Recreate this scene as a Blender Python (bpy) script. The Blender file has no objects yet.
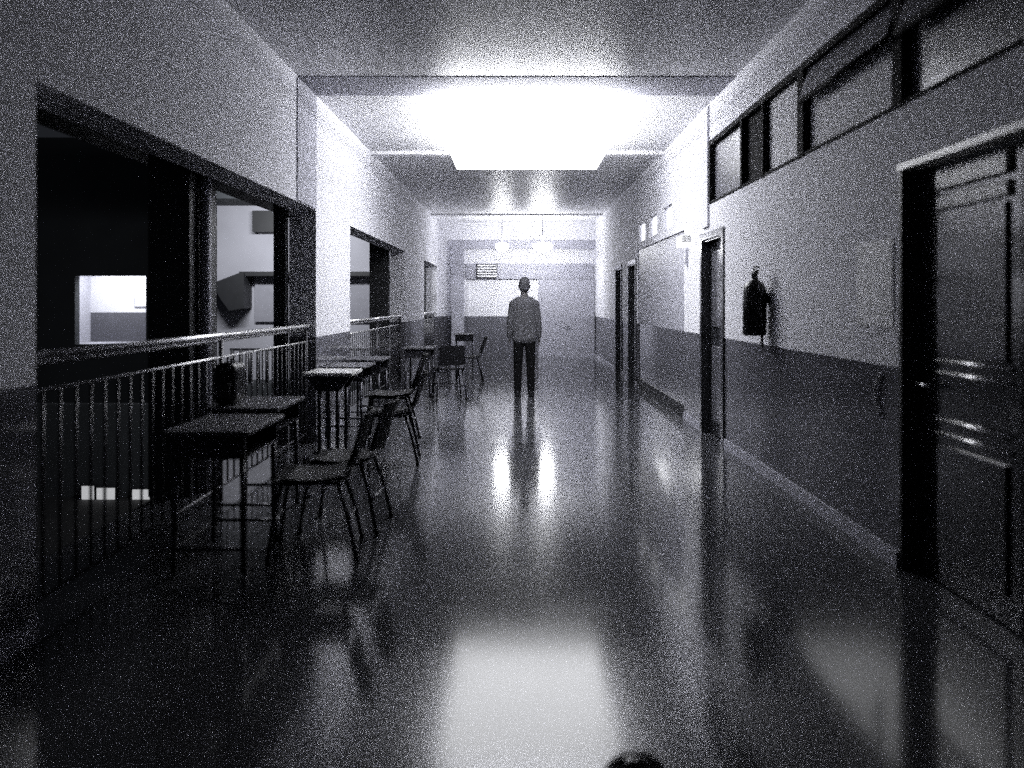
import bpy, bmesh, math, random
from mathutils import Vector, Matrix
random.seed(7)
S = bpy.context.scene
COL = S.collection
PI = math.pi

# ---------------------------------------------------------------- camera
cd = bpy.data.cameras.new('camera')
cd.sensor_width = 36.0
cd.lens = 36.0 * 828.0 / 1024.0
cd.shift_x = -5.0 / 1024.0
cd.shift_y = -81.0 / 1024.0
cd.clip_end = 200
cam = bpy.data.objects.new('camera', cd)
COL.objects.link(cam)
cam.location = (0, 0, 1.4)
cam.rotation_euler = (PI / 2, 0, 0)
S.camera = cam
cd.dof.use_dof = True; cd.dof.focus_distance = 12.0; cd.dof.aperture_fstop = 1.0

# ---------------------------------------------------------------- world, exposure
S.view_settings.view_transform = 'Standard'
S.view_settings.look = 'None'
S.view_settings.gamma = 1.0
S.view_settings.exposure = 0.45
S.cycles.use_denoising = False
S.cycles.sample_clamp_indirect = 2.5
S.view_settings.use_curve_mapping = False
W = bpy.data.worlds.new('night_sky')
S.world = W
W.use_nodes = True
bg = W.node_tree.nodes['Background']
bg.inputs[0].default_value = (0.75, 0.82, 1.0, 1)
bg.inputs[1].default_value = 0.012

# light strengths of the place
L_PANEL = 6.3       # big ceiling lamp over the middle of the hall
L_UP = 28.0         # what its open top throws on the ceiling
L_FAR = 52.0        # ceiling lamps at the far end
L_WING = 110.0       # unseen light added to brighten the wing across the courtyard
L_LOBBY = 6.0


def area(name, loc, rot, sx, sy, power, spread=PI):
    l = bpy.data.lights.new(name, 'AREA')
    l.shape = 'RECTANGLE'; l.size = sx; l.size_y = sy; l.energy = power
    l.color = (0.95, 0.97, 1.0); l.spread = spread
    o = bpy.data.objects.new(name, l); COL.objects.link(o)
    o.location = loc; o.rotation_euler = rot
    return o


# unseen area light added to brighten the wing; lobby lamp for the far passage
area('courtyard_fill', (-5.2, 16.6, 3.5), (math.radians(62), 0, 0), 2.0, 0.3, L_WING)
area('lobby_lamp', (-13.8, 28.7, 2.6), (math.radians(35), 0, 0), 2.0, 0.4, 60)


# ---------------------------------------------------------------- materials
def mat(name, col, rough=0.6, metal=0.0, var=0.12, scale=6.0, bump=0.0, spec=0.5, emit=None, coat=0.0):
    m = bpy.data.materials.new(name); m.use_nodes = True
    nt = m.node_tree; b = nt.nodes['Principled BSDF']
    b.inputs['Roughness'].default_value = rough
    b.inputs['Metallic'].default_value = metal
    b.inputs['Specular IOR Level'].default_value = spec
    b.inputs['Coat Weight'].default_value = coat
    b.inputs['Coat Roughness'].default_value = 0.08
    tc = nt.nodes.new('ShaderNodeTexCoord')
    n = nt.nodes.new('ShaderNodeTexNoise'); n.inputs['Scale'].default_value = scale
    n.inputs['Detail'].default_value = 5
    nt.links.new(tc.outputs['Object'], n.inputs['Vector'])
    r = nt.nodes.new('ShaderNodeValToRGB')
    r.color_ramp.elements[0].position = 0.3; r.color_ramp.elements[1].position = 0.7
    r.color_ramp.elements[0].color = tuple(c * (1 - var) for c in col) + (1,)
    r.color_ramp.elements[1].color = tuple(min(1, c * (1 + var)) for c in col) + (1,)
    nt.links.new(n.outputs['Fac'], r.inputs[0])
    nt.links.new(r.outputs[0], b.inputs['Base Color'])
    if bump:
        bp = nt.nodes.new('ShaderNodeBump'); bp.inputs['Strength'].default_value = bump
        bp.inputs['Distance'].default_value = 0.01
        nt.links.new(n.outputs['Fac'], bp.inputs['Height'])
        nt.links.new(bp.outputs[0], b.inputs['Normal'])
    if emit:
        b.inputs['Emission Color'].default_value = (0.96, 0.97, 1.0, 1)
        b.inputs['Emission Strength'].default_value = emit
    return m


M = {}
M['plaster'] = mat('plaster', (0.66, 0.66, 0.72), 0.7, var=0.05, scale=2.5, bump=0.05)
M['ceiling'] = mat('ceiling_paint', (0.82, 0.82, 0.85), 0.42, var=0.04, scale=1.5)
M['beam'] = mat('beam_shade_grey', (0.36, 0.36, 0.41), 0.7, var=0.05, scale=2.5)  # grey darkened to stand for shade on the first beam
M['frame_grey'] = mat('grey_paint', (0.34, 0.34, 0.39), 0.6, var=0.06)
M['panel_grey'] = mat('partition_paint', (0.36, 0.36, 0.41), 0.45, var=0.06)
M['dark'] = mat('dark_paint', (0.025, 0.026, 0.03), 0.5)
M['matte_black'] = mat('matte_black_frame', (0.012, 0.012, 0.014), 0.85, spec=0.15)
M['black'] = mat('black_enamel', (0.008, 0.008, 0.01), 0.3)
M['door'] = mat('door_varnish', (0.035, 0.036, 0.042), 0.22, scale=14, coat=0.6)
M['doorpanel'] = mat('door_panel_varnish', (0.10, 0.10, 0.115), 0.3, scale=14, coat=0.4)
M['trimwhite'] = mat('white_gloss_trim', (0.8, 0.8, 0.78), 0.25)
M['rail'] = mat('polished_rail', (0.95, 0.95, 0.96), 0.3, metal=0.8)
M['iron'] = mat('painted_iron', (0.07, 0.07, 0.08), 0.35, metal=0.3)
M['steel'] = mat('tube_steel', (0.05, 0.05, 0.06), 0.3, metal=0.6)
M['wood'] = mat('desk_laminate', (0.10, 0.10, 0.112), 0.5, scale=20, spec=0.25)
M['seat'] = mat('dark_plywood', (0.018, 0.018, 0.021), 0.6, scale=20, spec=0.15)
M['glass_dark'] = mat('dark_pane', (0.02, 0.021, 0.026), 0.15)
M['glass_grey'] = mat('grey_pane', (0.13, 0.13, 0.15), 0.3)  # mid grey glass tone for the darker panes
M['frost'] = mat('frosted_pane', (0.85, 0.85, 0.88), 0.8)
M['paper'] = mat('paper', (0.93, 0.93, 0.95), 0.6, var=0.04)
M['jacket'] = mat('jacket_cloth', (0.085, 0.085, 0.095), 0.9, scale=30, bump=0.1)
M['trouser'] = mat('trouser_cloth', (0.004, 0.004, 0.005), 0.95, scale=30, spec=0.2)
M['skin'] = mat('skin', (0.09, 0.085, 0.09), 0.6)
M['hair'] = mat('hair', (0.07, 0.07, 0.08), 0.7, scale=60)
M['shoe'] = mat('shoe_leather', (0.008, 0.008, 0.01), 0.7, spec=0.2)
M['ext_wall'] = mat('exterior_render', (0.5, 0.5, 0.56), 0.85, var=0.08, scale=1.2)
M['ext_dark'] = mat('unlit_render', (0.05, 0.055, 0.062), 0.85, scale=1.2)  # darker copy of the exterior render, missing light put into its colour
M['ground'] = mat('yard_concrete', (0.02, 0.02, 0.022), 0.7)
M['lamp'] = mat('opal_lamp', (0.9, 0.9, 0.9), 0.4, emit=L_PANEL)
M['tube'] = mat('lamp_tube', (0.9, 0.9, 0.9), 0.4, emit=L_UP)
M['lamp_far'] = mat('opal_lamp_far', (0.9, 0.9, 0.9), 0.4, emit=L_FAR)
M['litpane'] = mat('lit_pane', (0.8, 0.8, 0.8), 0.4, emit=2.2)
M['yard_glow'] = mat('yard_glow_pane', (0.8, 0.8, 0.8), 0.4, emit=0.3)  # glow standing for lit spots on the yard below


def wainscot_wall():
    """white plaster above, glossy oil paint dado up to 1.05 m, by height in the room"""
    m = bpy.data.materials.new('two_tone_wall'); m.use_nodes = True
    nt = m.node_tree; b = nt.nodes['Principled BSDF']; N = nt.nodes.new; L = nt.links.new
    geo = N('ShaderNodeNewGeometry'); sp = N('ShaderNodeSeparateXYZ'); L(geo.outputs['Position'], sp.inputs[0])
    lt = N('ShaderNodeMath'); lt.operation = 'LESS_THAN'; lt.inputs[1].default_value = 1.06
    L(sp.outputs['Z'], lt.inputs[0])
    n = N('ShaderNodeTexNoise'); n.inputs['Scale'].default_value = 1.7; n.inputs['Detail'].default_value = 6
    L(geo.outputs['Position'], n.inputs['Vector'])
    def ramp(c, v):
        r = N('ShaderNodeValToRGB'); r.color_ramp.elements[0].position = .3; r.color_ramp.elements[1].position = .7
        r.color_ramp.elements[0].color = tuple(k * (1 - v) for k in c) + (1,)
        r.color_ramp.elements[1].color = tuple(k * (1 + v) for k in c) + (1,)
        L(n.outputs['Fac'], r.inputs[0]); return r
    up = ramp((0.74, 0.74, 0.79), .05); lo = ramp((0.12, 0.12, 0.138), .08)
    mx = N('ShaderNodeMix'); mx.data_type = 'RGBA'
    L(lt.outputs[0], mx.inputs['Factor']); L(up.outputs[0], mx.inputs['A']); L(lo.outputs[0], mx.inputs['B'])
    L(mx.outputs['Result'], b.inputs['Base Color'])
    ro = N('ShaderNodeMapRange'); ro.inputs['To Min'].default_value = 0.75; ro.inputs['To Max'].default_value = 0.1
    L(lt.outputs[0], ro.inputs['Value']); L(ro.outputs[0], b.inputs['Roughness'])
    return m


M['wall'] = wainscot_wall()


def floor_mat():
    m = bpy.data.materials.new('terrazzo_floor'); m.use_nodes = True
    nt = m.node_tree; b = nt.nodes['Principled BSDF']; N = nt.nodes.new; L = nt.links.new
    b.inputs['Specular IOR Level'].default_value = 0.23
    tc = N('ShaderNodeTexCoord')
    br = N('ShaderNodeTexBrick'); br.offset = 0; br.inputs['Scale'].default_value = 1.0
    br.inputs['Brick Width'].default_value = 0.4; br.inputs['Row Height'].default_value = 0.4
    br.inputs['Mortar Size'].default_value = 0.003
    br.inputs['Color1'].default_value = (0.055, 0.056, 0.063, 1)
    br.inputs['Color2'].default_value = (0.060, 0.061, 0.068, 1)
    br.inputs['Mortar'].default_value = (0.048, 0.048, 0.055, 1)
    L(tc.outputs['Object'], br.inputs['Vector'])
    L(br.outputs['Color'], b.inputs['Base Color'])
    n = N('ShaderNodeTexNoise'); n.inputs['Scale'].default_value = 2.2; n.inputs['Detail'].default_value = 4
    L(tc.outputs['Object'], n.inputs['Vector'])
    mr = N('ShaderNodeMapRange'); mr.inputs['To Min'].default_value = 0.10; mr.inputs['To Max'].default_value = 0.16
    L(n.outputs['Fac'], mr.inputs['Value']); L(mr.outputs[0], b.inputs['Roughness'])
    return m


M['floor'] = floor_mat()
M['dado'] = mat('dado_gloss_paint', (0.12, 0.12, 0.138), 0.08, var=0.06, scale=1.7, coat=1.0)


# ---------------------------------------------------------------- mesh helpers
def box(bm, x0, x1, y0, y1, z0, z1):
    vs = [bm.verts.new((x, y, z)) for x in (x0, x1) for y in (y0, y1) for z in (z0, z1)]
    for f in ((0, 1, 3, 2), (4, 6, 7, 5), (0, 4, 5, 1), (2, 3, 7, 6), (0, 2, 6, 4), (1, 5, 7, 3)):
        bm.faces.new([vs[i] for i in f])


def tube(bm, pts, r, seg=10, r2=None):
    pts = [Vector(p) for p in pts]
    rings = []
    n = len(pts)
    for i, p in enumerate(pts):
        d = (pts[min(i + 1, n - 1)] - pts[max(i - 1, 0)]).normalized()
        a = Vector((0, 0, 1)) if abs(d.z) < 0.9 else Vector((1, 0, 0))
        u = d.cross(a).normalized(); v = d.cross(u)
        rr = r if r2 is None else r + (r2 - r) * i / (n - 1)
        rings.append([bm.verts.new(p + (u * math.cos(2 * PI * k / seg) + v * math.sin(2 * PI * k / seg)) * rr) for k in range(seg)])
    for a, b in zip(rings, rings[1:]):
        for k in range(seg):
            bm.faces.new((a[k], a[(k + 1) % seg], b[(k + 1) % seg], b[k]))
    bm.faces.new(rings[0][::-1]); bm.faces.new(rings[-1])


def lathe(bm, prof, c=(0, 0, 0), seg=24):
    rings = []
    for r, z in prof:
        rings.append([bm.verts.new((c[0] + r * math.cos(2 * PI * k / seg), c[1] + r * math.sin(2 * PI * k / seg), c[2] + z)) for k in range(seg)])
    for a, b in zip(rings, rings[1:]):
        for k in range(seg):
            bm.faces.new((a[k], a[(k + 1) % seg], b[(k + 1) % seg], b[k]))
    bm.faces.new(rings[0][::-1]); bm.faces.new(rings[-1])


def ball(bm, c, r, sc=(1, 1, 1), seg=20):
    mt = Matrix.Translation(c) @ Matrix.Diagonal((sc[0], sc[1], sc[2], 1))
    bmesh.ops.create_uvsphere(bm, u_segments=seg, v_segments=seg * 2 // 3, radius=r, matrix=mt)


def prism_y(bm, pts, y0, y1):
    """outline in x,z extruded along y"""
    a = [bm.verts.new((x, y0, z)) for x, z in pts]; b = [bm.verts.new((x, y1, z)) for x, z in pts]
    n = len(pts)
    bm.faces.new(a); bm.faces.new(b[::-1])
    for i in range(n):
        bm.faces.new((a[i], b[i], b[(i + 1) % n], a[(i + 1) % n]))


def obj(name, bm, m, parent=None, bevel=0.0, smooth=False):
    bmesh.ops.recalc_face_normals(bm, faces=bm.faces)
    me = bpy.data.meshes.new(name); bm.to_mesh(me); bm.free()
    me.materials.append(M[m] if isinstance(m, str) else m)
    if smooth:
        for p in me.polygons: p.use_smooth = True
    o = bpy.data.objects.new(name, me); COL.objects.link(o)
    if parent: o.parent = parent
    if bevel:
        b = o.modifiers.new('bevel', 'BEVEL'); b.width = bevel; b.segments = 2; b.limit_method = 'ANGLE'
    return o


def B(): return bmesh.new()


def boxo(name, dims, m, parent=None, bevel=0.0):
    bm = B(); box(bm, *dims); return obj(name, bm, m, parent, bevel)


def tubeo(name, pts, r, m, parent=None, seg=10):
    bm = B(); tube(bm, pts, r, seg); return obj(name, bm, m, parent, smooth=True)


def struct(o):
    o['kind'] = 'structure'; return o


def tag(o, label, cat, group=None):
    o['label'] = label; o['category'] = cat
    if group: o['group'] = group
    return o


def thing(name, loc, label, cat, group=None, rz=0.0):
    o = bpy.data.objects.new(name, None); COL.objects.link(o)
    o.location = loc; o.rotation_euler = (0, 0, rz)
    return tag(o, label, cat, group)


def sthing(name, loc=(0, 0, 0)):
    o = bpy.data.objects.new(name, None); COL.objects.link(o); o.location = loc
    o['kind'] = 'structure'; return o


def dup(root, loc, rz, label, group=None):
    r = root.copy(); COL.objects.link(r); r.location = loc; r.rotation_euler = (0, 0, rz)
    r['label'] = label
    if group: r['group'] = group
    for ch in list(root.children):
        c = ch.copy(); COL.objects.link(c); c.parent = r
        for g in ch.children:
            d = g.copy(); COL.objects.link(d); d.parent = c
    return r


# ================================================================ THE HALL
LW, RW, CZ, END = -2.01, 2.01, 3.48, 21.3
TH = 0.27
bm = B(); box(bm, -2.6, 2.5, -3.0, END + 0.3, -0.25, 0.0)
struct(obj('floor', bm, 'floor'))
bm = B(); box(bm, -3.0, 2.6, -3.0, END + 0.3, CZ, CZ + 0.2)
struct(obj('ceiling', bm, 'ceiling'))

# ---- left wall with three openings down to the floor
OPEN = [(3.46, 8.28), (9.97, 14.9), (17.9, 20.75)]
OT = 2.33
bm = B()
prev = -3.0
for a, b in OPEN:
    box(bm, LW - TH, LW, prev, a, 0, CZ)
    box(bm, LW - TH, LW, a, b, OT, CZ)
    prev = b
box(bm, LW - TH, LW, prev, END, 0, CZ)
struct(obj('wall_left', bm, 'wall'))

# ---- right wall: doors, clerestory and a recessed partition
RT = 0.45
DOORS = [(2.55, 4.36, 2.12), (8.08, 8.95, 2.07), (14.0, 14.85, 2.07), (15.9, 16.75, 2.07)]
CLER = (3.0, 8.62, 2.43, 3.08)
PART = (9.95, 13.9, 2.28)
SMALL = [(10.75, 11.35), (11.9, 12.55), (13.0, 13.65)]
ycuts = sorted({-3.0, END, CLER[0], CLER[1], PART[0], PART[1]} | {d[0] for d in DOORS} | {d[1] for d in DOORS} | {v for s in SMALL for v in s})
bm = B()
for a, b in zip(ycuts, ycuts[1:]):
    mid = (a + b) / 2
    holes = []
    for d in DOORS:
        if d[0] < mid < d[1]: holes.append((0, d[2]))
    if CLER[0] < mid < CLER[1]: holes.append((CLER[2], CLER[3]))
    if PART[0] < mid < PART[1]: holes.append((0, PART[2]))
    for s in SMALL:
        if s[0] < mid < s[1]: holes.append((2.38, 2.70))
    z = 0
    for h0, h1 in sorted(holes):
        if h0 > z: box(bm, RW, RW + RT, a, b, z, h0)
        z = h1
    box(bm, RW, RW + RT, a, b, z, CZ)
struct(obj('wall_right', bm, 'wall'))
bm = B(); box(bm, LW - TH, RW + RT, END, END + 0.2, 0, CZ)
struct(obj('wall_back', bm, 'wall'))
bm = B(); box(bm, LW - TH, RW + RT, -3.2, -3.0, 0, CZ)
struct(obj('wall_front', bm, 'wall'))

# ---- ceiling beams across the hall, the first a near-flush band with painted-in shade
for i, (a, b, z) in enumerate([(7.60, 8.28, 3.473), (11.3, 11.5, 3.43), (19.3, 19.55, 3.44)]):
    bm = B(); box(bm, LW + 0.002, RW - 0.002, a, b, z, CZ - 0.002)
    struct(obj('trim_%d' % (i + 1), bm, 'beam' if i == 0 else 'ceiling'))
# strips carrying the first beam down the walls, the left one painted darker as shade
bm = B(); box(bm, LW, LW + 0.012, 7.55, 8.26, OT + 0.01, 3.462)
struct(obj('trim_4', bm, 'beam'))
bm = B(); box(bm, RW - 0.025, RW, 8.64, 8.9, 2.2, 3.46)
struct(obj('trim_5', bm, 'plaster'))
# skirtings
for side, x0, x1, segs in (('left', LW, LW + 0.012, [(-3, 3.46), (8.28, 9.97), (14.9, 17.9)]),
                           ('right', RW - 0.014, RW, [(4.36, 8.0), (9.05, 9.95), (13.9, 13.95), (14.92, 15.82), (16.83, END)])):
    bm = B()
    for a, b in segs: box(bm, x0, x1, a, b, 0, 0.09)
    struct(obj('baseboard_' + side, bm, 'frame_grey'))

# ---- relief frame on the end wall: a pilaster and a lintel band
bm = B()
box(bm, -1.68, -1.36, END - 0.12, END, 0, 3.0)
box(bm, -1.36, RW, END - 0.12, END, 2.79, 3.0)
struct(obj('trim_6', bm, 'frame_grey'))
# end wall strip windows
w = sthing('window_1')
bm = B(); box(bm, -1.3, 1.95, END - 0.05, END, 2.02, 2.42)
obj('window_frame', bm, 'panel_grey', w)
bm = B()
for k in range(6):
    x = -1.26 + k * 0.54
    if k == 1: continue
    box(bm, x, x + 0.46, END - 0.056, END - 0.045, 2.07, 2.37)
obj('pane', bm, 'frame_grey', w)
v = thing('air_vent', (-0.77, END - 0.05, 2.04), 'grey louvred vent high on the end wall left of the standing person', 'vent')
boxo('vent_frame', (-0.27, 0.27, -0.03, 0, 0, 0.36), 'dark', v)
bm = B()
for k in range(5): box(bm, -0.25, 0.25, -0.05, -0.03, 0.03 + k * 0.068, 0.065 + k * 0.068)
obj('louvre', bm, 'frost', v)
# wide grey doors on the right half of the end wall
w = sthing('door_5')
bm = B(); box(bm, 0.55, RW - 0.02, END - 0.05, END, 0.0, 1.06); obj('leaf', bm, 'frame_grey', w)
bm = B(); box(bm, 0.55, RW - 0.02, END - 0.05, END, 1.06, 2.01); obj('upper_leaf', bm, 'beam', w)
tubeo('door_handle', [(1.22, END - 0.09, 0.8), (1.36, END - 0.09, 0.8)], 0.012, 'steel', w)

# ---- railings in the left openings
def railing(a, b, label):
    r = thing('railing', (-2.12, a, 0), label, 'railing', None)
    L = b - a
    tubeo('handrail', [(0.04, 0.0, 1.172), (0.04, L, 1.172)], 0.019, 'rail', r, 14)
    tubeo('highlight_tube', [(0.005, 0.0, 1.136), (0.005, L, 1.136)], 0.014, 'rail', r, 12)  # thin tube added to stand for the handrail's lower highlight
    tubeo('top_bar', [(0.02, 0.0, 1.015), (0.02, L, 1.015)], 0.008, 'rail', r, 8)
    tubeo('bottom_bar', [(0.02, 0.0, 0.10), (0.02, L, 0.10)], 0.010, 'iron', r, 8)
    n = int(L / 0.135)
    me = None
    for k in range(n):
        y = (k + 0.5) * L / n
        if me is None:
            o = tubeo('baluster', [(0.02, 0, 0.10), (0.02, 0, 1.01)], 0.0075, 'iron', r, 6); o.location.y = y; me = o
        else:
            c = me.copy(); COL.objects.link(c); c.parent = r; c.location.y = y
    for y in (0.03, L / 2, L - 0.03):
        tubeo('post', [(0.02, y, 0.0), (0.02, y, 1.14)], 0.016, 'iron', r, 8)
    return r

railing(*OPEN[0], 'long pale handrail over dark balusters in the nearest and largest left opening')
railing(*OPEN[1], 'pale handrail with balusters in the second left opening, past the white pier')
railing(*OPEN[2], 'short pale handrail in the farthest and smallest left opening')

# ---- steel posts outside the far jambs, column and pipe
for i, (x0, x1, y0, y1) in enumerate([(-2.40, -2.285, 8.16, 8.28), (-2.62, -2.29, 14.7, 14.9), (-2.56, -2.29, 20.5, 20.75), (-2.40, -2.285, 3.46, 3.6)]):
    bm = B(); box(bm, x0, x1, y0, y1, 0.0, 2.7)
    struct(obj('trim_%d' % (7 + i), bm, 'dark'))
bm = B(); box(bm, -2.66, -2.36, 5.97, 6.50, -0.0, 2.8)
struct(obj('column', bm, 'dark'))
bm = B(); tube(bm, [(-2.315, 6.15, 0.0), (-2.315, 6.15, 2.75)], 0.042, 14)
p = tag(obj('drain_pipe', bm, 'frame_grey', smooth=True), 'pale vertical drain pipe on the dark column in the nearest left opening', 'pipe')
# outer gallery soffit and edge beam
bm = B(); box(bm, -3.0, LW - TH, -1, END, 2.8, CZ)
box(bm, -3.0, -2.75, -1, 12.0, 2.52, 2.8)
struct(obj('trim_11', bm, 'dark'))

# ================================================================ RIGHT SIDE DOORS
def door(n, a, b, h, x=2.2, leafm='door'):
    r = sthing('door_%d' % n)
    bm = B()
    box(bm, RW, x + 0.06, b - 0.012, b - 0.001, 0, h)           # far jamb lining
    box(bm, RW, x + 0.06, a + 0.001, a + 0.012, 0, h)
    box(bm, RW, x + 0.06, a + 0.012, b - 0.012, h - 0.02, h - 0.001)
    box(bm, RW - 0.02, RW, b, b + 0.07, 0, h + 0.07)
    box(bm, RW - 0.02, RW, a - 0.07, a, 0, h + 0.07)
    box(bm, RW - 0.02, RW, a, b, h, h + 0.07)
    obj('door_frame', bm, leafm, r)
    return r

# near double door
r = sthing('door_1')
bm = B()
box(bm, RW, 2.26, 4.33, 4.358, 0, 2.12)
box(bm, RW, 2.26, 2.552, 2.58, 0, 2.12)
obj('door_frame', bm, 'dark', r)
boxo('header', (RW - 0.03, 2.105, 2.552, 4.32, 2.085, 2.118), 'trimwhite', r)
for k, (a, b) in enumerate(((3.46, 4.32), (2.59, 3.45))):
    leaf = boxo('leaf', (2.11, 2.15, a, b, 0.01, 2.08), 'door', r)
    bm = B(); box(bm, 2.085, 2.11, a + 0.07, b - 0.19, 1.96, 2.06); box(bm, 2.09, 2.11, a + 0.07, b - 0.19, 1.86, 1.93)
    obj('top_rail_glint', bm, 'trimwhite', leaf, 0.006)  # white bands standing for lamp reflections along the door top
    bm = B(); box(bm, 2.095, 2.11, a + 0.09, b - 0.19, 1.14, 1.84)
    obj('upper_panel', bm, 'doorpanel', leaf, 0.006)
    bm = B()
    for z in (1.115, 1.055, 0.825, 0.755):
        tube(bm, [(2.10, a + 0.06, z), (2.10, b - 0.17, z)], 0.009, 8)
    obj('moulding', bm, 'rail', leaf, smooth=True)
    bm = B(); box(bm, 2.095, 2.11, a + 0.09, b - 0.19, 0.14, 0.70)
    obj('lower_panel', bm, 'door', leaf, 0.006)
    if k == 0:
        tubeo('door_handle', [(2.11, 4.25, 0.985), (2.06, 4.25, 0.985), (2.06, 4.14, 0.985)], 0.010, 'rail', leaf)

for n, (a, b, h) in zip((2, 3, 4), DOORS[1:]):
    r = door(n, a, b, h, 2.09)
    lf = boxo('leaf', (2.09, 2.13, a + 0.013, b - 0.013, 0.01, h - 0.02), 'door', r)
    bm = B(); box(bm, 2.075, 2.09, a + 0.13, b - 0.13, 1.15, 1.95); box(bm, 2.075, 2.09, a + 0.13, b - 0.13, 0.15, 0.95)
    obj('panel', bm, 'doorpanel' if n == 2 else 'door', lf, 0.005)
    tubeo('door_handle', [(2.09, a + 0.08, 1.02), (2.04, a + 0.08, 1.02), (2.04, a + 0.19, 1.02)], 0.010, 'rail', lf)

# recessed partition between the second and third doors
r = sthing('trim_12')
a, b, h = PART
boxo('partition_panel', (2.035, 2.10, a, b, 1.06, h), 'panel_grey', r)
boxo('dado_panel', (2.03, 2.10, a, b, 0.16, 1.06), 'dado', r)
boxo('plinth', (2.015, 2.10, a, b, 0, 0.16), 'dark', r)
for k, s in enumerate(SMALL):
    w = sthing('window_%d' % (k + 3))
    bm = B()
    for q in ((s[0], s[0] + .03, 2.38, 2.70), (s[1] - .03, s[1], 2.38, 2.70), (s[0] + .03, s[1] - .03, 2.38, 2.41), (s[0] + .03, s[1] - .03, 2.67, 2.70)):
        box(bm, 2.03, 2.09, *q)
    obj('window_frame', bm, 'panel_grey', w)
    boxo('pane', (2.06, 2.065, s[0] + .03, s[1] - .03, 2.41, 2.67), 'litpane', w)

# clerestory strip over the near right wall
w = sthing('window_2')
y0, y1, z0, z1 = CLER
bm = B()
box(bm, RW - 0.015, RW + 0.09, y0, y1, z1 - 0.05, z1)
box(bm, RW - 0.01, RW + 0.09, y0, y1, z0, z0 + 0.02)
for y, t in ((y0, .05), (4.30, .11), (5.78, .12), (6.72, .04), (7.36, .05), (8.57, .05)):
    box(bm, RW - 0.015, RW + 0.09, y, y + t, z0, z1 - 0.05)
obj('window_frame', bm, 'matte_black', w)
for a, b, m in ((3.05, 4.30, 'glass_grey'), (4.41, 5.78, 'frost'), (5.90, 6.72, 'frost'), (6.76, 7.36, 'matte_black'), (7.41, 8.57, 'glass_grey')):
    boxo('pane', (RW + 0.04, RW + 0.05, a, b, z0 + 0.02, z1 - 0.05), m, w)
# tilted upper sashes of the first two panes
for a, b in ((4.42, 5.77), (3.06, 4.29)):
    bm = B()
    prism = [(RW + 0.03, 3.02), (RW + 0.012, 3.02), (RW - 0.05, 2.80), (RW - 0.032, 2.80)]
    prism_y(bm, prism, a, b)
    obj('sash', bm, 'glass_grey', w)
    tubeo('sash_rail', [(RW - 0.045, a, 2.80), (RW - 0.045, b, 2.80)], 0.02, 'matte_black', w)

# ---- fire extinguisher on the right wall
r = thing('fire_extinguisher', (RW - 0.11, 6.62, 1.14), 'dark fire extinguisher hanging on the white right wall above the dado', 'fire extinguisher')
bm = B(); lathe(bm, [(0.080, 0), (0.092, 0.012), (0.092, 0.35), (0.086, 0.39), (0.062, 0.425), (0.030, 0.445), (0.024, 0.462)])
obj('cylinder', bm, 'black', r, smooth=True)
bm = B(); lathe(bm, [(0.024, 0.46), (0.026, 0.50), (0.018, 0.51)], seg=14)
obj('valve', bm, 'steel', r, smooth=True)
bm = B(); box(bm, -0.012, 0.012, -0.09, 0.03, 0.505, 0.52); prism_y(bm, [(-0.012, 0.535), (0.012, 0.535), (0.012, 0.55), (-0.012, 0.55)], -0.10, 0.02)
obj('handle', bm, 'black', r)
tubeo('hose', [(0.0, -0.02, 0.49), (-0.03, -0.08, 0.52), (-0.03, -0.13, 0.46), (0.0, -0.125, 0.34), (0.02, -0.115, 0.10), (0.03, -0.11, -0.10)], 0.010, 'black', r)
bm = B(); box(bm, 0.092, 0.108, -0.03, 0.03, 0.26, 0.34); tube(bm, [(0.0, 0.0, 0.30), (0.10, 0, 0.30)], 0.008, 8)
obj('wall_bracket', bm, 'steel', r)

# ---- notice board and cable by the near door
r = thing('notice_sheet', (RW, 4.65, 1.27), 'blank pale notice sheet fixed to the right wall beside the near dark door', 'notice')
boxo('backing', (-0.005, -0.001, -0.24, 0.24, 0, 0.48), 'paper', r)
boxo('sheet', (-0.007, -0.005, -0.225, 0.225, 0.015, 0.465), 'paper', r)
bm = B()
pts = [(RW - 0.012, 4.55 + 0.07 * math.sin(t * PI / 8 * 1.0), 1.02 - 0.03 * t) for t in range(9)]
tube(bm, pts, 0.008, 8)
tag(obj('hanging_cable', bm, 'frost', smooth=True), 'thin pale cable curving down the dado beside the near dark door', 'cable')

# ---- small emergency light near the partition
r = thing('emergency_light', (RW, 9.75, 2.08), 'small glowing emergency light high on the right wall past the narrow door', 'light')
boxo('housing', (-0.10, 0, -0.16, 0.16, 0.02, 0.11), 'trimwhite', r, 0.01)
boxo('lens', (-0.098, -0.01, -0.15, 0.15, -0.02, 0.02), mat('emergency_lens', (.9, .9, .9), .4, emit=2.5), r)
boxo('bracket', (-0.03, 0, -0.03, 0.03, -0.24, -0.02), 'panel_grey', r)

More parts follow.
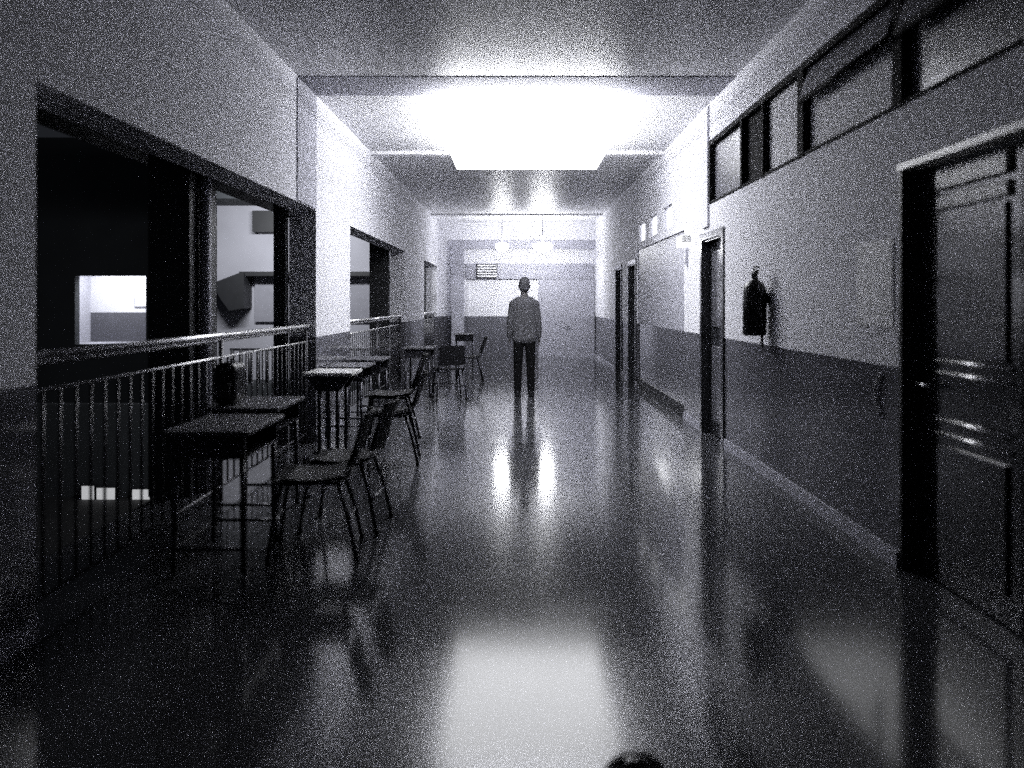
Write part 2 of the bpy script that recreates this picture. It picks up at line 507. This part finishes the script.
# ================================================================ CEILING LAMPS
r = thing('ceiling_light', (0.13, 9.7, 3.18), 'large glowing ceiling light over the middle of the hall', 'light')
bm = B(); box(bm, -0.93, 0.93, -1.5, 1.35, 0.0, 0.04)
obj('diffuser', bm, 'lamp', r, 0.01)
for k in range(4):
    x = -0.69 + k * 0.46
    tubeo('lamp_tube', [(x, -1.4, 0.10), (x, 1.25, 0.10)], 0.022, 'tube', r, 10)
for x in (-0.7, 0.7):
    for y in (-1.1, 1.0):
        tubeo('hanger', [(x, y, 0.05), (x, y, CZ - 3.18)], 0.006, 'steel', r, 6)
l1 = thing('end_light', (0.62, 19.95, 2.66), 'brighter, larger of the two round lamps glowing at the far end', 'light', 'round lamps at the far end')
bm = B(); lathe(bm, [(0.10, 0.0), (0.20, 0.03), (0.24, 0.10), (0.22, 0.16), (0.06, 0.19)])
obj('globe', bm, 'lamp_far', l1, smooth=True)
tubeo('hanger', [(0, 0, 0.18), (0, 0, CZ - 2.66)], 0.012, 'steel', l1, 8)
l2 = dup(l1, (-0.36, 19.95, 2.66), 0, 'smaller of the two round lamps glowing at the far end, left of the other')
l2.scale = (0.65, 0.65, 1)

# ================================================================ DESKS
def make_desk(loc, label, rz=0):
    d = thing('school_desk', loc, label, 'desk', 'dark school desks along the left railing', rz)
    boxo('desk_top', (-0.22, 0.22, -0.33, 0.33, 0.725, 0.75), 'wood', d, 0.006)
    bm = B()
    box(bm, -0.19, 0.19, -0.29, 0.29, 0.60, 0.612)
    box(bm, -0.19, -0.178, -0.29, 0.29, 0.612, 0.725); box(bm, -0.178, 0.19, -0.29, -0.278, 0.612, 0.725); box(bm, -0.178, 0.19, 0.278, 0.29, 0.612, 0.725)
    obj('book_tray', bm, 'steel', d)
    for x in (-0.17, 0.17):
        for y in (-0.27, 0.27):
            tubeo('leg', [(x, y, 0.60), (x * 1.06, y * 1.04, 0.012)], 0.014, 'steel', d, 10)
    for y in (-0.275, 0.275):
        tubeo('foot_bar', [(-0.18, y * 1.04, 0.14), (0.18, y * 1.04, 0.14)], 0.010, 'steel', d, 8)
    return d

desk = make_desk((-1.58, 4.52, 0), 'dark school desk at the left railing, nearest of the row')
dup(desk, (-1.70, 5.45, 0), 0, 'second dark school desk along the railing, with a dark bag on it')
dup(desk, (-1.77, 8.75, 0), 0, 'dark school desk against the white pier behind the pedestal table')
dup(desk, (-1.77, 9.85, 0), 0, 'dark school desk at the near end of the second railing')
dup(desk, (-1.45, 12.35, 0), 0, 'dark school desk standing by the second railing beside the lone chair')
dup(desk, (-1.12, 17.6, 0), 0.05, 'small far school desk by the farthest opening, last of the row')
# pedestal table with bright edge
d = thing('pedestal_table', (-1.67, 7.52, 0), 'small pedestal table with a bright white top at the end of the near railing', 'table')
boxo('table_top', (-0.22, 0.22, -0.25, 0.25, 0.755, 0.785), 'trimwhite', d, 0.006)
bm = B(); prism_y(bm, [(-0.20, 0.755), (0.20, 0.755), (0.10, 0.62), (-0.10, 0.62)], -0.2, -0.17)
prism_y(bm, [(-0.20, 0.755), (0.20, 0.755), (0.10, 0.62), (-0.10, 0.62)], 0.17, 0.2)
obj('bracket', bm, 'steel', d)
for x in (-0.08, 0.08):
    for y in (-0.185, 0.185):
        tubeo('leg', [(x, y, 0.64), (x, y, 0.03)], 0.018, 'steel', d, 10)
for y in (-0.185, 0.185):
    boxo('foot', (-0.22, 0.22, y - 0.02, y + 0.02, 0.0, 0.03), 'steel', d, 0.005)

# ================================================================ CHAIRS  (origin at floor, sitter looks along -x)
def make_chair(loc, label, rz):
    c = thing('school_chair', loc, label, 'chair', 'dark school chairs along the left side', rz)
    # curved seat shell
    bm = B(); nx, ny = 10, 8; g = []
    for layer in (0, 0.014):
        rows = []
        for i in range(nx + 1):
            t = i / nx; x = -0.21 + 0.41 * t
            z = 0.44 - 0.025 * math.sin(PI * t) - (0.03 * max(0, 0.2 - t) / 0.2) + layer
            rows.append([bm.verts.new((x, -0.20 + 0.40 * j / ny + (0.0 if 0 < t < 1 else 0), z + 0.012 * (2 * j / ny - 1) ** 2)) for j in range(ny + 1)])
        g.append(rows)
    for li in (0, 1):
        for i in range(nx):
            for j in range(ny):
                bm.faces.new((g[li][i][j], g[li][i + 1][j], g[li][i + 1][j + 1], g[li][i][j + 1]))
    for i in range(nx):
        for j in (0, ny): bm.faces.new((g[0][i][j], g[0][i + 1][j], g[1][i + 1][j], g[1][i][j]))
    for j in range(ny):
        for i in (0, nx): bm.faces.new((g[0][i][j], g[0][i][j + 1], g[1][i][j + 1], g[1][i][j]))
    obj('seat', bm, 'seat', c, smooth=False)
    # curved backrest
    bm = B(); g = []; nz, ny = 8, 10
    for layer in (0, 0.014):
        rows = []
        for i in range(nz + 1):
            t = i / nz
            rows.append([bm.verts.new((0.205 + 0.10 * t + layer - 0.035 * (1 - (2 * j / ny - 1) ** 2) * -1 - 0.02,
                                       (-0.20 + 0.40 * j / ny) * (1 - 0.12 * abs(2 * t - 1) ** 3), 0.50 + 0.29 * t)) for j in range(ny + 1)])
        g.append(rows)
    for li in (0, 1):
        for i in range(nz):
            for j in range(ny):
                bm.faces.new((g[li][i][j], g[li][i + 1][j], g[li][i + 1][j + 1], g[li][i][j + 1]))
    for i in range(nz):
        for j in (0, ny): bm.faces.new((g[0][i][j], g[0][i + 1][j], g[1][i + 1][j], g[1][i][j]))
    for j in range(ny):
        for i in (0, nz): bm.faces.new((g[0][i][j], g[0][i][j + 1], g[1][i][j + 1], g[1][i][j]))
    obj('backrest', bm, 'seat', c)
    for s in (-1, 1):
        y = 0.19 * s
        for sx, a in ((-1, 0.16), (1, 0.14)):
            e = 0.225 if sx < 0 else 0.245
            lg = tubeo('leg', [(sx * a, y * 0.9, 0.425), (sx * 0.20, y * 1.05, 0.22), (sx * e, y * 1.15, 0.012)], 0.012, 'steel', c)
            bm = B(); lathe(bm, [(0.015, 0), (0.017, 0.015), (0.015, 0.035)], (sx * e, y * 1.15, 0), 12)
            obj('rubber_foot', bm, 'black', lg, smooth=True)
        tubeo('back_frame', [(-0.15, y, 0.425), (0.13, y, 0.42), (0.20, y, 0.46), (0.225, y, 0.54), (0.27, y, 0.74)], 0.011, 'steel', c)
    tubeo('stretcher', [(-0.205, -0.2, 0.2), (-0.205, 0.2, 0.2)], 0.008, 'steel', c)
    tubeo('stretcher', [(0.205, -0.2, 0.2), (0.205, 0.2, 0.2)], 0.008, 'steel', c)
    return c

ch = make_chair((-1.14, 4.68, 0), 'dark school chair nearest the camera, its back turned to the walkway', 0.12)
dup(ch, (-1.08, 5.22, 0), -0.05, 'dark school chair close behind the nearest one, backs almost touching')
dup(ch, (-1.12, 7.34, 0), 0.08, 'dark school chair beside the pedestal table, lower of the stacked two')
dup(ch, (-1.12, 7.34, 0.16), 0.08, 'dark school chair stacked on top of another beside the pedestal table')
dup(ch, (-1.0, 12.15, 0), 0.25 - PI / 2, 'dark school chair standing alone mid-hall, left of the person')
dup(ch, (-0.86, 14.9, 0), 0.1, 'small distant dark chair seen side-on, farthest of the chairs')

# dark bag standing on the second desk
r = thing('school_bag', (-1.86, 5.36, 0.75), 'dark rounded bag standing on the second school desk against the railing', 'bag')
bm = B(); box(bm, -0.075, 0.075, -0.12, 0.12, 0, 0.27)
o = obj('bag_body', bm, 'black', r); m_ = o.modifiers.new('bevel', 'BEVEL'); m_.width = 0.05; m_.segments = 5
bm = B(); box(bm, -0.05, 0.05, -0.145, -0.115, 0.04, 0.15); obj('front_pocket', bm, 'black', r, 0.012)
tubeo('strap', [(0, -0.05, 0.262), (0, -0.03, 0.295), (0, 0.03, 0.295), (0, 0.05, 0.262)], 0.007, 'steel', r)

# ================================================================ PERSON (back to the camera)
def cap(bm, p0, p1, r0, r1, flat=1.0, n=9):
    p0, p1 = Vector(p0), Vector(p1)
    for i in range(n + 1):
        t = i / n
        ball(bm, p0.lerp(p1, t), r0 + (r1 - r0) * t, (1, flat, 1), 14)


def fused(name, bm, m, parent, voxel=0.012, sm=4):
    o = obj(name, bm, m, parent)
    r = o.modifiers.new('remesh', 'REMESH'); r.mode = 'VOXEL'; r.voxel_size = voxel; r.use_smooth_shade = True
    s = o.modifiers.new('smooth', 'SMOOTH'); s.iterations = sm; s.factor = 0.5
    return o

PX, PY = 0.11, 12.3
P = thing('person', (PX, PY + 0.15, 0), 'person in a grey jacket and dark trousers standing with back turned mid-hall', 'person')
bm = B()
# head with face on the far side (+y), ears, nose
ball(bm, (0, 0.005, 1.655), 0.10, (0.80, 0.98, 1.14))
ball(bm, (0, 0.045, 1.60), 0.06, (0.9, 1.0, 0.9))
ball(bm, (0, 0.105, 1.635), 0.018, (0.8, 1.2, 1.5), 10)
for s in (-1, 1):
    ball(bm, (s * 0.083, 0.0, 1.645), 0.022, (0.5, 0.8, 1.4), 10)
    ball(bm, (s * 0.03, 0.088, 1.672), 0.014, (1, 0.8, 0.8), 10)
ball(bm, (0, 0.098, 1.59), 0.016, (1.6, 0.7, 0.6), 10)
cap(bm, (0, -0.005, 1.58), (0, -0.01, 1.46), 0.052, 0.062)
cap(bm, (0, -0.01, 1.38), (0, 0, 1.12), 0.13, 0.12, 0.72)
cap(bm, (-0.13, 0, 1.39), (0.13, 0, 1.39), 0.06, 0.06)
cap(bm, (-0.05, 0, 0.92), (0.05, 0, 0.92), 0.095, 0.095, 0.75)
cap(bm, (0, 0, 1.12), (0, 0, 0.95), 0.12, 0.12, 0.75)
for s in (-1, 1):
    cap(bm, (s * 0.17, 0, 1.38), (s * 0.205, 0.0, 1.13), 0.048, 0.038)
    cap(bm, (s * 0.205, 0, 1.13), (s * 0.222, 0.045, 0.90), 0.036, 0.024)
    # hand: palm, four unequal curled fingers and a thumb
    hx, hy, hz = s * 0.225, 0.055, 0.875
    ball(bm, (hx, hy, hz - 0.035), 0.04, (0.42, 0.95, 1.15), 14)
    for k, ln in enumerate((0.062, 0.074, 0.07, 0.055)):
        fy = hy + 0.030 - k * 0.0205
        a = (hx, fy, hz - 0.065); b_ = (hx - s * 0.004, fy, hz - 0.065 - ln * 0.55); c_ = (hx - s * 0.018, fy, hz - 0.065 - ln)
        cap(bm, a, b_, 0.0085, 0.008, n=5); cap(bm, b_, c_, 0.008, 0.007, n=4)
    cap(bm, (hx - s * 0.004, hy + 0.032, hz - 0.03), (hx - s * 0.014, hy + 0.058, hz - 0.075), 0.0105, 0.008, n=6)
    cap(bm, (s * 0.085, 0, 0.88), (s * 0.095, 0.01, 0.50), 0.072, 0.052)
    cap(bm, (s * 0.095, 0.01, 0.50), (s * 0.10, -0.015, 0.09), 0.05, 0.034)
    cap(bm, (s * 0.10, -0.03, 0.05), (s * 0.11, 0.13, 0.04), 0.038, 0.03)
fused('body', bm, 'skin', P, 0.007, 3)
bm = B()
ball(bm, (0, -0.012, 1.685), 0.103, (0.84, 1.0, 1.08)); ball(bm, (0, -0.045, 1.63), 0.075, (1.0, 0.8, 0.9))
fused('hair', bm, 'hair', P, 0.010, 2)
bm = B()
cap(bm, (-0.16, -0.005, 1.385), (0, -0.005, 1.43), 0.066, 0.072, 1.1); cap(bm, (0.16, -0.005, 1.385), (0, -0.005, 1.43), 0.066, 0.072, 1.1)
cap(bm, (-0.03, -0.01, 1.455), (0.03, -0.01, 1.455), 0.058, 0.058)
for x in (-0.07, 0, 0.07):
    cap(bm, (x, -0.005, 1.38), (x * 1.05, 0, 0.88), 0.118, 0.116, 0.98)
for s in (-1, 1):
    cap(bm, (s * 0.172, 0, 1.38), (s * 0.208, 0.0, 1.13), 0.062, 0.053)
    cap(bm, (s * 0.208, 0, 1.13), (s * 0.222, 0.042, 0.905), 0.054, 0.043)
# clean hem: cut the rounded bottoms off
jk = fused('jacket', bm, 'jacket', P, 0.011, 3)
bm = B()
cap(bm, (-0.06, 0, 0.88), (0.06, 0, 0.88), 0.112, 0.112, 0.72)
for s in (-1, 1):
    cap(bm, (s * 0.084, 0, 0.83), (s * 0.095, 0.01, 0.50), 0.086, 0.070)
    cap(bm, (s * 0.095, 0.01, 0.50), (s * 0.102, -0.012, 0.085), 0.070, 0.058)
fused('trousers', bm, 'trouser', P, 0.011, 3)
for s in (-1, 1):
    bm = B(); cap(bm, (s * 0.102, -0.045, 0.048), (s * 0.115, 0.16, 0.040), 0.048, 0.038)
    box(bm, s * 0.102 - 0.045, s * 0.102 + 0.052, -0.09, 0.19, 0.0, 0.028)
    fused('shoe', bm, 'shoe', P, 0.010, 2)

# ================================================================ something dark and rounded at the bottom edge
r = thing('bag', (0.325, 2.24, 0), 'dark rounded bag on the floor, just entering the bottom edge', 'bag')
bm = B(); ball(bm, (0, 0, 0.085), 0.10, (1.0, 1.1, 0.85), 24)
obj('bag_body', bm, 'black', r, smooth=True)
tubeo('strap', [(-0.06, 0, 0.15), (-0.03, 0, 0.178), (0.03, 0, 0.178), (0.06, 0, 0.15)], 0.006, 'black', r)

# ================================================================ COURTYARD BEYOND THE LEFT OPENINGS
bm = B(); box(bm, -30, -2.6, -4, 34, -3.4, -3.2)
struct(obj('ground', bm, 'ground'))
# own facade below the gallery
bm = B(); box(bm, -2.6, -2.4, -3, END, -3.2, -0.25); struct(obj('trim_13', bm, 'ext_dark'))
# pale wing across the courtyard
bm = B(); box(bm, -7.25, -2.8, 20.0, 20.4, -3.2, 3.75); struct(obj('trim_14', bm, 'ext_wall'))
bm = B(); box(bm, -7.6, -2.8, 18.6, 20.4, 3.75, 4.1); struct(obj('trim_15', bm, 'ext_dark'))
bm = B(); box(bm, -6.55, -2.8, 19.5, 20.0, 2.04, 2.14); struct(obj('trim_16', bm, 'dark'))
bm = B(); box(bm, -6.3, -2.8, 19.9, 20.0, 0.95, 2.04); struct(obj('trim_17', bm, 'panel_grey'))
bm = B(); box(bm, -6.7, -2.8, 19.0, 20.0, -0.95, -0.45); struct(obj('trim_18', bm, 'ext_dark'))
bm = B(); box(bm, -6.3, -5.75, 19.7, 20.0, 3.1, 3.6); struct(obj('trim_19', bm, 'dark'))
r = thing('awning', (-6.85, 19.4, 0), 'dark slanted awning jutting from the pale wing across the courtyard', 'awning')
bm = B(); prism_y(bm, [(-0.3, 1.86), (0.32, 2.1), (0.45, 2.1), (0.45, 1.28), (0.1, 1.22), (-0.1, 1.5)], 0, 0.6)
obj('awning_body', bm, 'dark', r)
r = thing('courtyard_railing', (-6.6, 19.05, -0.45), 'short dark railing on the landing of the pale wing across the courtyard', 'railing')
tubeo('handrail', [(0, 0, 0.78), (3.6, 0, 0.78)], 0.03, 'iron', r)
o = tubeo('baluster', [(0, 0, 0), (0, 0, 0.78)], 0.045, 'iron', r, 6); o.location.x = 0.05
for k in range(1, 18):
    c = o.copy(); COL.objects.link(c); c.parent = r; c.location.x = 0.05 + k * 0.2
# dark wing with a lit passage
bm = B()
X0, X1, Y0 = -14.95, -12.55, 28.0
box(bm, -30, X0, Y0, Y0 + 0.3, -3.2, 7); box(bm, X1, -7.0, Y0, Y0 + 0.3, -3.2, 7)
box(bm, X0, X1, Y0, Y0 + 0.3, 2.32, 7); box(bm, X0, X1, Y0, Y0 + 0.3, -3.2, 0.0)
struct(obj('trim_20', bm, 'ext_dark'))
bm = B(); box(bm, X0 - .5, X1 + .5, 30.0, 30.2, 0, 3.0); struct(obj('trim_21', bm, 'wall'))
bm = B(); box(bm, X0 - .5, X1 + .5, Y0 + .3, 30, -0.2, 0.0); box(bm, X0 - .5, X1 + .5, Y0 + .3, 30, 3.0, 3.2)
box(bm, X0 - .7, X0 - .5, Y0 + .3, 30.2, -.2, 3.2); box(bm, X1 + .5, X1 + .7, Y0 + .3, 30.2, -.2, 3.2)
struct(obj('trim_22', bm, 'ext_wall'))
r = thing('wall_board', (-13.9+0.55, 29.98, 1.25), 'grey board on the lit wall across the courtyard, seen far left', 'board')
boxo('board_frame', (-0.5, 0.5, -0.03, 0, 0, 0.78), 'panel_grey', r)
boxo('board_face', (-0.46, 0.46, -0.035, -0.03, 0.04, 0.74), 'frost', r)
# glowing panes added in place of bright spots of lit ground below
for k, (px, pw, py, ph) in enumerate(((88, 12, 494, 16), (106, 18, 497, 18), (141, 17, 495, 11))):
    Y = 19.4
    x = (px - 517) / 828 * Y; z = 1.4 - (py - 303) / 828 * Y
    w = sthing('window_%d' % (6 + k))
    hw, hh = pw / 828 * Y / 2, ph / 828 * Y / 2
    boxo('window_frame', (x - hw - .05, x + hw + .05, Y, Y + .2, z - hh - .05, z + hh + .05), 'dark', w)
    boxo('pane', (x - hw, x + hw, Y - 0.02, Y, z - hh, z + hh), 'yard_glow', w)
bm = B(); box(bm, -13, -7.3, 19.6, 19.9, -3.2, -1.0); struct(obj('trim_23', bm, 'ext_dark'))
bm = B(); box(bm, -7.3, -2.8, 19.9, 19.99, -3.2, -0.96); struct(obj('trim_24', bm, 'ext_dark'))  # dark sheet added over the wing's lower wall in place of shade
